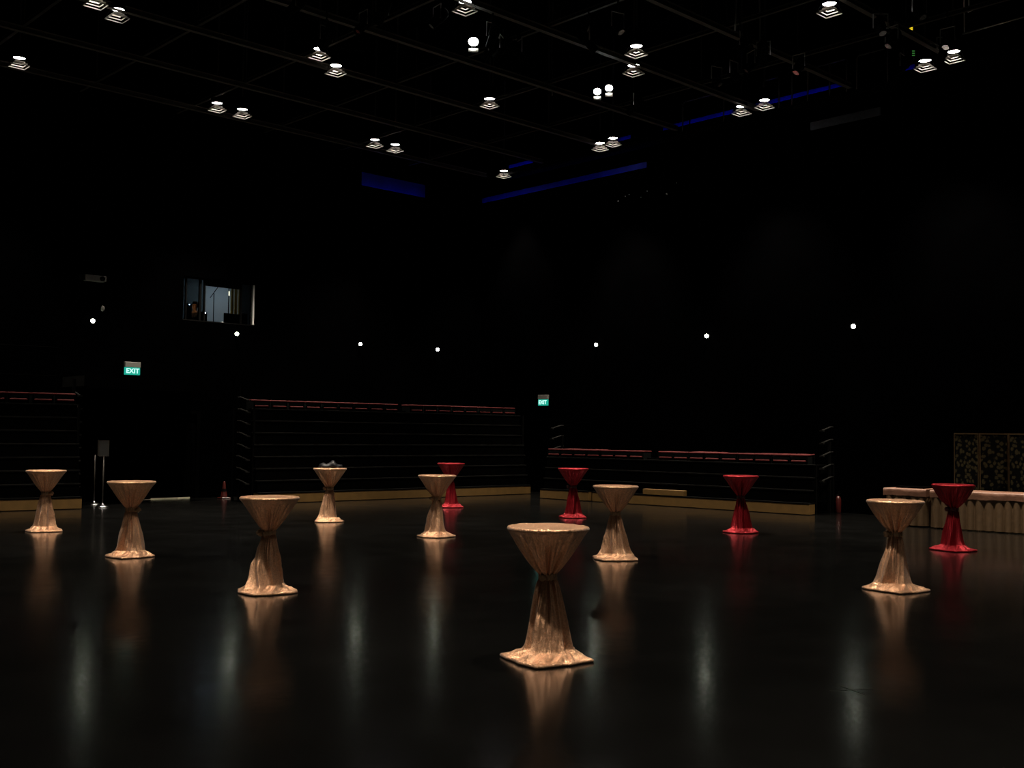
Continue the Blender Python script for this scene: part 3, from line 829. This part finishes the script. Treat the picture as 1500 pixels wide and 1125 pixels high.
    # indicator lights
    for (px_, py_, s, lab, cat) in ((277.5, 446, .02, 'tiny blue indicator light beside the person in the booth', 'indicator'), (300.3, 458.5, .022, 'tiny white indicator light on booth equipment', 'indicator')):
        Yq = YB+WT+.35 if px_ < 290 else YB+WT+.3
        p = on_y(px_, py_, Yq)
        r = empty('indicator_unit', (p.x, Yq, dz)); tag(r, lab, cat)
        box('unit_body', -.07, .07, .0, .12, 0, max(.06, p.z-dz+.03), MT['black'], r, .005)
        bm = bmesh.new(); bmesh.ops.create_uvsphere(bm, u_segments=12, v_segments=8, radius=s)
        o = mesh_obj('indicator_lens', bm, MT['blueled'], r, True); o.location = (0, 0, p.z-dz)
    return dz, z0
DESK_Z, BOOTH_Z = booth()

def skin_mesh(name, verts, edges, radii, mat, parent, root=0, sub=2):
    me = bpy.data.meshes.new(name); me.from_pydata(verts, edges, []); me.materials.append(mat)
    o = bpy.data.objects.new(name, me); link(o, parent)
    md = o.modifiers.new('skin', 'SKIN'); md.use_smooth_shade = True
    for i, r in enumerate(radii):
        sv = me.skin_vertices[0].data[i]; sv.radius = (r, r) if not isinstance(r, tuple) else r
        sv.use_root = (i == root)
    s = o.modifiers.new('sub', 'SUBSURF'); s.levels = sub; s.render_levels = sub
    dg = bpy.context.evaluated_depsgraph_get(); nm = bpy.data.meshes.new_from_object(o.evaluated_get(dg))
    o.modifiers.clear(); o.data = nm
    for p in nm.polygons: p.use_smooth = True
    return o
def person():
    Yp = YB+WT+.95
    hp = on_y(286.5, 450, Yp)
    # local frame: +x is the way the person faces (picture-left and towards the window)
    fz = radians(205)
    seat_z = hp.z-.78
    root = empty('person', (hp.x, Yp, BOOTH_Z), fz); tag(root, 'person in dark clothing seated at the mixing desk inside the control booth', 'person')
    hz = hp.z-BOOTH_Z; sz = hz-.70
    V = [(0, 0, sz), (0, 0, sz+.18), (.01, 0, sz+.36), (.01, 0, sz+.50), (.02, 0, sz+.58), (.035, 0, sz+.66), (.03, 0, sz+.74), (.02, 0, sz+.80)]
    E = [(i, i+1) for i in range(7)]
    Rr = [(.15, .15), (.13, .13), (.15, .13), (.12, .10), .05, .062, .082, .055]
    def add(p, r, to): V.append(p); Rr.append(r); E.append((to, len(V)-1)); return len(V)-1
    for s in (-1, 1):
        a = add((0, s*.18, sz+.48), .06, 3); b = add((.06, s*.22, sz+.24), .045, a); c = add((.28, s*.17, sz+.20), .035, b)
        h = add((.36, s*.15, sz+.21), (.035, .018), c)
        for k, (dy, ln) in enumerate(((-.03, .055), (-.01, .07), (.01, .068), (.028, .052))):
            f1 = add((.40, s*.15+dy, sz+.215), .009, h); add((.40+ln, s*.15+dy, sz+.195), .008, f1)
        t1 = add((.38, s*.15-s*.045, sz+.20), .010, h)
        k0 = add((.22, s*.10, sz-.02), .085, 0); k1 = add((.45, s*.11, sz+.0), .065, k0); k2 = add((.46, s*.11, sz-.38 if sz > .4 else .06), .045, k1); add((.56, s*.11, sz-.40 if sz > .4 else .04), (.035, .025), k2)
    # nose
    add((.125, 0, sz+.715), .014, 6)
    b = skin_mesh('body', V, E, Rr, MT['skin'], root)
    # clothing: a shirt shell following the torso and arms
    Vs = [(0, 0, sz-.02), (0, 0, sz+.18), (.01, 0, sz+.36), (.01, 0, sz+.52)]; Es = [(0, 1), (1, 2), (2, 3)]; Rs = [(.165, .165), (.145, .145), (.165, .145), (.13, .105)]
    for s in (-1, 1):
        Vs.append((0, s*.19, sz+.48)); Rs.append(.072); Es.append((3, len(Vs)-1))
        Vs.append((.06, s*.225, sz+.24)); Rs.append(.058); Es.append((len(Vs)-2, len(Vs)-1))
        Vs.append((.25, s*.175, sz+.20)); Rs.append(.046); Es.append((len(Vs)-2, len(Vs)-1))
    skin_mesh('shirt', Vs, Es, Rs, MT['shirt'], root)
    # hair
    bm = bmesh.new(); bmesh.ops.create_uvsphere(bm, u_segments=20, v_segments=14, radius=.105)
    bmesh.ops.delete(bm, geom=[v for v in bm.verts if v.co.z < -.02-.6*min(0, -v.co.x-.02) and v.co.x > -.05 or v.co.z < -.075], context='VERTS')
    bmesh.ops.translate(bm, verts=bm.verts, vec=(.01, 0, sz+.765))
    mesh_obj('hair', bm, MT['hair'], root, True)
    for s in (-1, 1):
        bm = bmesh.new(); bmesh.ops.create_uvsphere(bm, u_segments=8, v_segments=6, radius=.011)
        o = mesh_obj('eye', bm, MT['hair'], root, True); o.location = (.112, s*.032, sz+.745)
    # stool
    r2 = empty('stool', (hp.x, Yp, BOOTH_Z)); tag(r2, 'round dark stool under the person in the booth', 'stool')
    zz = max(.2, sz-.16)
    bm = bmesh.new(); lathe(bm, [(.17, zz-.05), (.18, zz-.02), (.16, zz)], 24); mesh_obj('seat', bm, MT['shell'], r2)
    bm = bmesh.new(); lathe(bm, [(.2, 0), (.2, .02), (.03, .05), (.025, zz-.05)], 20); mesh_obj('pedestal', bm, MT['dark'], r2)
    # added warm lamp, put in only to light the face
    r3 = empty('face_fill_lamp', (hp.x-.62, Yp-.45, DESK_Z)); tag(r3, 'tall black lamp added to light the face of the person in the booth', 'lamp')
    ht = hp.z-DESK_Z+.22
    bm = bmesh.new(); lathe(bm, [(.06, 0), (.06, .015), (.01, .03)], 16); tube(bm, [(-.1, 0, .02), (-.1, 0, ht), (0, 0, ht+.04)], .007, 6); bx(bm, -.11, 0, -.01, .01, .0, .02); mesh_obj('arm', bm, MT['black'], r3)
    bm = bmesh.new(); lathe(bm, [(.012, ht+.05), (.03, ht+.03), (.045, ht)], 14, True, False); mesh_obj('shade', bm, MT['black'], r3)
    l = bpy.data.lights.new('face_fill_light', 'SPOT'); l.energy = 14; l.color = (1, .58, .32); l.shadow_soft_size = .015; l.spot_size = radians(50)
    lo = bpy.data.objects.new('face_fill_light', l); link(lo, r3); lo.location = (.0, .0, ht-.01)
    d = Vector((.62, .45, -.21)); lo.rotation_euler = d.to_track_quat('-Z', 'Y').to_euler()
person()

# ------------------------------------------------------------------ lighting grid
GZ = 10.1
grid_root = empty('lighting_grid', (15.6, 15.5, GZ)); tag(grid_root, 'dark steel lighting grid of crossing beams under the ceiling', 'lighting grid')
GY = [25.95-2.58*k for k in range(11)]
GX = [20.85-2.6*k for k in range(9)]
def ibeam(L, w=.11, h=.12):
    bm = bmesh.new()
    bx(bm, 0, L, -w/2, w/2, 0, .012); bx(bm, 0, L, -w/2, w/2, h-.012, h); bx(bm, 0, L, -.006, .006, .012, h-.012)
    return bm
bX = None
for y in GY:
    x0, x1 = XA+.2, 23.2
    if bX is None:
        bX = mesh_obj('beam', ibeam(x1-x0), MT['beam'], grid_root); o = bX
    else: o = same('beam', bX, grid_root)
    o.location = Vector((x0, y, GZ))-grid_root.location
bY = None
for x in GX:
    y0, y1 = YA+.1, YB-.02
    if bY is None:
        bY = mesh_obj('cross_beam', ibeam(y1-y0, .07, .09), MT['crossbeam'], grid_root); o = bY
    else: o = same('cross_beam', bY, grid_root)
    o.location = Vector((x, y0, GZ+.13))-grid_root.location; o.rotation_euler = (0, 0, pi/2)
bm = bmesh.new(); tube(bm, [(0, 0, 0), (0, 0, ZC-GZ-.1)], .016, 6); hr = mesh_obj('hanger', bm, MT['rod'], grid_root); first = True
for i, y in enumerate(GY[:8]):
    for j, x in enumerate(GX[:8]):
        if (i+j) % 2: continue
        if first: o = hr; first = False
        else: o = same('hanger', hr, grid_root)
        o.location = Vector((x+.0, y+.0, GZ+.1))-grid_root.location

# ------------------------------------------------------------------ louvred downlights
def downlight_proto():
    root = empty('downlight')
    bm = bmesh.new(); lathe(bm, [(.14, .19), (.15, .22), (.15, .44), (.10, .50), (.03, .52)], 24, False, True)
    mesh_obj('housing', bm, MT['dark'], root, True)
    bm = bmesh.new(); bmesh.ops.create_circle(bm, cap_ends=True, segments=24, radius=.125)
    for f in bm.faces: f.normal_flip()
    bmesh.ops.translate(bm, verts=bm.verts, vec=(0, 0, .212)); mesh_obj('lens', bm, MT['lens'], root)
    for hs, z in ((.10, .095), (.14, .052), (.18, .01)):
        bm = bmesh.new(); t = .006; hh = .022
        bx(bm, -hs, hs, -hs, -hs+t, z, z+hh); bx(bm, -hs, hs, hs-t, hs, z, z+hh)
        bx(bm, -hs, -hs+t, -hs+t, hs-t, z, z+hh); bx(bm, hs-t, hs, -hs+t, hs-t, z, z+hh)
        mesh_obj('louvre', bm, MT['louvre'], root)
    bm = bmesh.new()
    for sx in (-1, 1):
        for sy in (-1, 1): tube(bm, [(sx*.177, sy*.177, .02), (sx*.09, sy*.09, .25)], .004, 4)
    mesh_obj('louvre_bracket', bm, MT['dark'], root)
    bm = bmesh.new(); tube(bm, [(0, 0, .5), (0, 0, ZC-9.92)], .022, 8); mesh_obj('rod', bm, MT['rod'], root)
    l = bpy.data.lights.new('downlight_beam', 'SPOT'); l.energy = LAMP_WATT; l.color = LAMP_COLOR; l.spot_size = radians(66); l.spot_blend = .6; l.shadow_soft_size = .13
    lo = bpy.data.objects.new('downlight_beam', l); link(lo, root); lo.location = (0, 0, -.02)
    return root
LZ = 9.92
DL = [(28, 93), (172, 23), (140, 3), (318, 158), (355, 167), (549, 211), (579, 218), (468, 80), (492, 104), (681, 12), (717, 152), (738, 256),
      (932, 76), (928, 104), (898, 209), (879, 216), (1086, 163), (1120, 154), (1215, 15), (1355, 97), (1397, 84)]
pos = []
for x, y in DL:
    p = on_z(x, y, LZ+.08); pos.append((p.x, p.y))
# the same grid carries on out of the picture
pos += [(8.5, 15.7), (8.5, 10.7), (13.4, 10.8), (8.5, 5.7), (13.4, 5.8), (18.3, 5.8), (3.6, 10.7), (3.6, 15.7), (3.6, 20.5), (3.6, 5.7), (22.6, 5.6), (8.5, 0.8), (3.6, 0.8), (13.4, 0.8)]
dl = downlight_proto()
for k, (x, y) in enumerate(pos):
    o = dl if k == 0 else copy_tree(dl)
    o.location = (x, y, LZ)
    near = any(0 < math.hypot(x-q[0], y-q[1]) < 1.4 for q in pos)
    tag(o, 'louvred square downlight hanging in a close pair from the lighting grid' if near else 'louvred square downlight hanging alone from the lighting grid', 'downlight',
        'paired louvred downlights on the grid' if near else 'single louvred downlights on the grid')

# ------------------------------------------------------------------ floodlights and stage lanterns
def flood(px_, py_, label, z=9.75, size=.085, yaw=0.0, tilt=radians(38)):
    p = on_z(px_, py_, z)
    root = empty('floodlight', (p.x, p.y, z), math.atan2(-p.y, -p.x)-pi/2+yaw+pi); tag(root, label, 'floodlight', 'bright floodlights on the lighting grid')
    # local -y looks back at the viewpoint
    h = bpy.data.objects.new('head', None)
    Mx = Matrix.Rotation(-tilt, 4, 'X')
    def put(name, bm, m, par):
        bmesh.ops.transform(bm, matrix=Mx, verts=bm.verts); return mesh_obj(name, bm, m, par, True)
    bm = bmesh.new(); lathe(bm, [(size*1.15, -.02), (size*1.15, .2), (size*.8, .26)], 24, False, True)
    bo = put('housing', bm, MT['dark'], root)
    bm = bmesh.new(); bmesh.ops.create_circle(bm, cap_ends=True, segments=24, radius=size)
    bmesh.ops.translate(bm, verts=bm.verts, vec=(0, 0, .0)); put('lens', bm, MT['flood'], root)
    bm = bmesh.new(); bx(bm, -size*1.0, size*1.0, size*1.25, size*1.29, -.18, -.03)
    put('barn_door', bm, MT['louvre'], root)
    bm = bmesh.new(); tube(bm, [(-size*1.3, 0, .06), (-size*1.3, 0, .28), (size*1.3, 0, .28), (size*1.3, 0, .06)], .008, 6); tube(bm, [(0, 0, .27), (0, 0, ZC-z)], .012, 6)
    mesh_obj('yoke', bm, MT['dark'], root)
flood(875, 134, 'floodlight head of a bright pair over the inner gold tables')
flood(892, 129, 'floodlight head of a bright pair over the inner gold tables')
flood(693.5, 61, 'single bright floodlight hanging in the clutter of lanterns', size=.10)

def lantern_proto():
    root = empty('stage_lantern')
    bm = bmesh.new(); lathe(bm, [(.075, -.22), (.085, -.2), (.085, .02), (.11, .04), (.11, .24), (.08, .28)], 20, False, True)
    bmesh.ops.rotate(bm, cent=(0, 0, 0), matrix=Matrix.Rotation(radians(40), 3, 'X'), verts=bm.verts); mesh_obj('body', bm, MT['dark'], root, True)
    bm = bmesh.new(); bmesh.ops.create_circle(bm, cap_ends=True, segments=20, radius=.075); bmesh.ops.translate(bm, verts=bm.verts, vec=(0, 0, -.19))
    bmesh.ops.rotate(bm, cent=(0, 0, 0), matrix=Matrix.Rotation(radians(40), 3, 'X'), verts=bm.verts); mesh_obj('lens', bm, MT['chrome'], root)
    bm = bmesh.new(); tube(bm, [(-.14, 0, 0), (-.14, 0, .28), (.14, 0, .28), (.14, 0, 0)], .012, 6); mesh_obj('yoke', bm, MT['silver'], root)
    bm = bmesh.new(); bx(bm, -.03, .03, -.03, .03, .28, .42); tube(bm, [(0, 0, .4), (0, 0, ZC-9.62)], .015, 6); mesh_obj('clamp', bm, MT['arm'], root)
    return root
lp = lantern_proto()
rng = random.Random(8)
LN = [(640, 22), (722, 47), (716, 70), (760, 72), (735, 66), (532, 30), (478, 52), (430, 4), (862, 55), (905, 32), (1050, 110), (1075, 102), (1100, 88), (1118, 74), (1084, 62), (1306, 52), (1322, 92), (1388, 54), (1347, 10), (1382, 68), (1290, 34), (928, 150), (1170, 92), (560, 12)]
for k, (x, y) in enumerate(LN):
    p = on_z(x, y, 9.72)
    o = lp if k == 0 else copy_tree(lp)
    o.location = (p.x, p.y, 9.62); o.rotation_euler = (0, 0, rng.uniform(0, 6.28))
    tag(o, 'dark stage lantern clamped under the lighting grid', 'stage lantern', 'stage lanterns under the lighting grid')

# hanging chains and cables
for k, (x, y0, y1) in enumerate(((1078, 0, 30), (1112, 6, 62), (808, 30, 128), (1170, 26, 90), (722, 128, 150))):
    p = on_z(x, y1, 10.2)
    bm = bmesh.new(); pts = []
    zt = ZC
    for i in range(12):
        t = i/11; pts.append((.02*sin(t*9+k), .02*cos(t*7+k), t*(zt-10.0)))
    tube(bm, pts, .018, 6)
    o = mesh_obj('hanging_cable', bm, MT['silver'] if k < 2 else MT['rod'], None, True); o.location = (p.x, p.y, 10.0)
    tag(o, 'grey cable hanging from the ceiling to the lighting grid', 'cable', 'cables hanging to the grid')

# rack with LED lights among the lanterns (yellow, green)
def led_box(x, y, m, n, label, dz=.035, w=.035, h=.012):
    p = on_z(x, y, 10.5)
    r = empty('dimmer_box', (p.x, p.y, 10.5), YAW-pi/2); tag(r, label, 'dimmer box')
    box('box_body', -.12, .12, .0, .16, -.12, .16, MT['black'], r, .008)
    for k in range(n): box('indicator', -w, w, -.008, .0, -.05+dz*k-h, -.05+dz*k+h, m, r)
    box('hanger_bar', -.02, .02, .06, .1, .16, ZC-10.5, MT['dark'], r)
led_box(1334.5, 42, MT['yellowled'], 3, 'black dimmer box with three yellow lights in the ceiling')
led_box(1338, 78, MT['greenled'], 3, 'black dimmer box with faint green lights in the ceiling', .05, .03, .01)

# ------------------------------------------------------------------ catwalk and blue strip lights
def blue_ledge(name, a, b, z, nrm, label, hgt=.35, lip=.12, panel=True, watt=10.0):
    """ledge along a wall from a to b (xy), tube behind the lip lights an added panel with the blue glow in its colour"""
    a = Vector((*a, 0)); b = Vector((*b, 0)); L = (b-a).length; rz = math.atan2(b.y-a.y, b.x-a.x)
    nm = Vector((sin(rz), -cos(rz), 0))*.015
    r = empty(name, (a.x+nm.x, a.y+nm.y, z), rz); tag(r, label, 'strip light')
    # local -y points into the room
    box('ledge', 0, L, -.22, 0, -.05, 0, MT['tier'], r)
    box('lip', 0, L, -.22, -.20, 0, lip, MT['tier'], r)
    if panel: box('glow_panel', 0, L, -.03, 0, 0, hgt, MT['blueglow'], r)  # added so the dark wall shows the blue glow
    bm = bmesh.new(); tube(bm, [(.05, -.12, .03), (L-.05, -.12, .03)], .013, 8); mesh_obj('light_tube', bm, MT['blue'], r)
    for u in (0.0, L-.02): box('end_cap', u, u+.02, -.20, 0, 0, hgt+.02, MT['tier'], r)
# left wall patch
p0 = on_y(523, 270, YB); p1 = on_y(622, 288, YB)
blue_ledge('blue_strip_light', (p0.x, YB), (p1.x, YB), p0.z-.22, None, 'blue strip light glowing on the booth wall near the corner', .62, .16)
# right wall, lower strip
p0 = on_x(704, 296, XB); p1 = on_x(955, 244, XB)
blue_ledge('blue_strip_light', (XB, p0.y-.05), (XB, p1.y), 9.28, None, 'dim blue strip light low on the wall behind the low seating bank', .40, .17)
# right wall, upper strips seen above the catwalk deck
for k, (xa, xb) in enumerate(((740, 790), (906, 932), (972, 1082), (1098, 1250), (1318, 1348))):
    p0 = on_x(xa, 200, XB); p1 = on_x(xb, 150, XB)
    blue_ledge('blue_strip_light', (XB, p0.y), (XB, p1.y), 10.30, None,
               ['short blue strip light over the corner end of the catwalk', 'tiny blue strip light above the lower blue strip', 'blue strip light above the catwalk beside the pair of downlights', 'longest blue strip light behind the catwalk railings', 'bright blue strip light beside the dimmer boxes'][k], .28, .10)
# faintly lit wall strip, its light put into a paler colour
p0 = on_x(1188, 178, XB); p1 = on_x(1290, 155, XB)
tag(box('lit_strip_panel', XB-.03, XB, p1.y, p0.y, 9.55, 9.75, mat_p('faint_lit_strip', (.05, .06, .075), rough=.8, var=.2)), 'strip panel coloured pale grey for its faint light, high on the wall behind the low seating bank', 'panel')

# catwalk along the right wall
cw = empty('catwalk', (23.2, 12, 9.98)); tag(cw, 'black catwalk with grey tube railings along the right-hand wall', 'catwalk')
box('catwalk_deck', .05, .55, -15.8, 13.4, .04, .09, MT['dark'], cw)
box('kick_plate', .05, .07, -15.8, 13.4, .09, .15, MT['dark'], cw)
for (xa, xb) in ((1118, 1141), (1160, 1215), (1183, 1240), (1000, 1060), (1255, 1300)):
    ya = on_x(xa, 130, 23.25).y-12; yb = on_x(xb, 130, 23.25).y-12
    bm = bmesh.new(); tube(bm, [(.06, ya, .08), (.06, ya, .82), (.06, ya-.05, .88), (.06, yb+.05, .88), (.06, yb, .82), (.06, yb, .08)], .022, 8)
    mesh_obj('railing', bm, MT['rod'], cw, True)
for yy in (-14, -9, -4, 1, 6, 11):
    bm = bmesh.new(); tube(bm, [(.3, yy, .08), (.3, yy, ZC-9.98)], .02, 6); mesh_obj('hanger', bm, MT['dark'], cw)
# bright handrails at the picture's upper right
for (xa, ya_, xb, yb_) in ((1418, 17, 1470, -6), (1410, 50, 1506, 23)):
    a = on_z(xa, ya_, 10.6); b = on_z(xb, yb_, 10.6)
    bm = bmesh.new(); tube(bm, [(a.x, a.y, 10.6), (b.x, b.y, 10.6)], .022, 8)
    for t in (.03, .97):
        q = a.lerp(b, t); tube(bm, [(q.x, q.y, 10.6), (q.x, q.y, ZC)], .014, 6)
    o = mesh_obj('handrail', bm, MT['silver'], None, True); tag(o, 'bright silver handrail hanging above the lighting grid', 'handrail', 'silver handrails above the grid')

# white knobs painted in for the glints of fixtures on the right wall
for k, (x, y, s) in enumerate(((977, 284, .03), (905.5, 294.5, .024), (916, 287.5, .016), (921.5, 285, .018), (948, 280, .016), (939, 289, .014), (991, 268, .014))):
    p = on_x(x, y, XB-.06)
    r = empty('wall_fitting', (XB, p.y, p.z), -pi/2); tag(r, 'small white knob standing in for a glint on the wall behind the low seating bank', 'fitting', 'white glint knobs high on the wall')
    bm = bmesh.new(); bmesh.ops.create_uvsphere(bm, u_segments=12, v_segments=8, radius=s); o = mesh_obj('glint_knob', bm, MT['white'], r, True); o.location = (0, -.06, 0)
    box('fitting_stem', -.01, .01, -.06, 0, -.01, .01, MT['dark'], r)

# faint tape cross on the floor
p = on_z(1247, 1011)
tm = empty('tape_mark', (p.x, p.y, 0.0005), YAW); tag(tm, 'faint dark tape cross stuck on the glossy floor', 'tape')
for k, a in enumerate((0.35, 1.75)):
    o = box('tape_strip', -.17, .17, -.004, .004, .0004+.0004*k, .0008+.0004*k, MT['marker'], tm); o.rotation_euler = (0, 0, a)
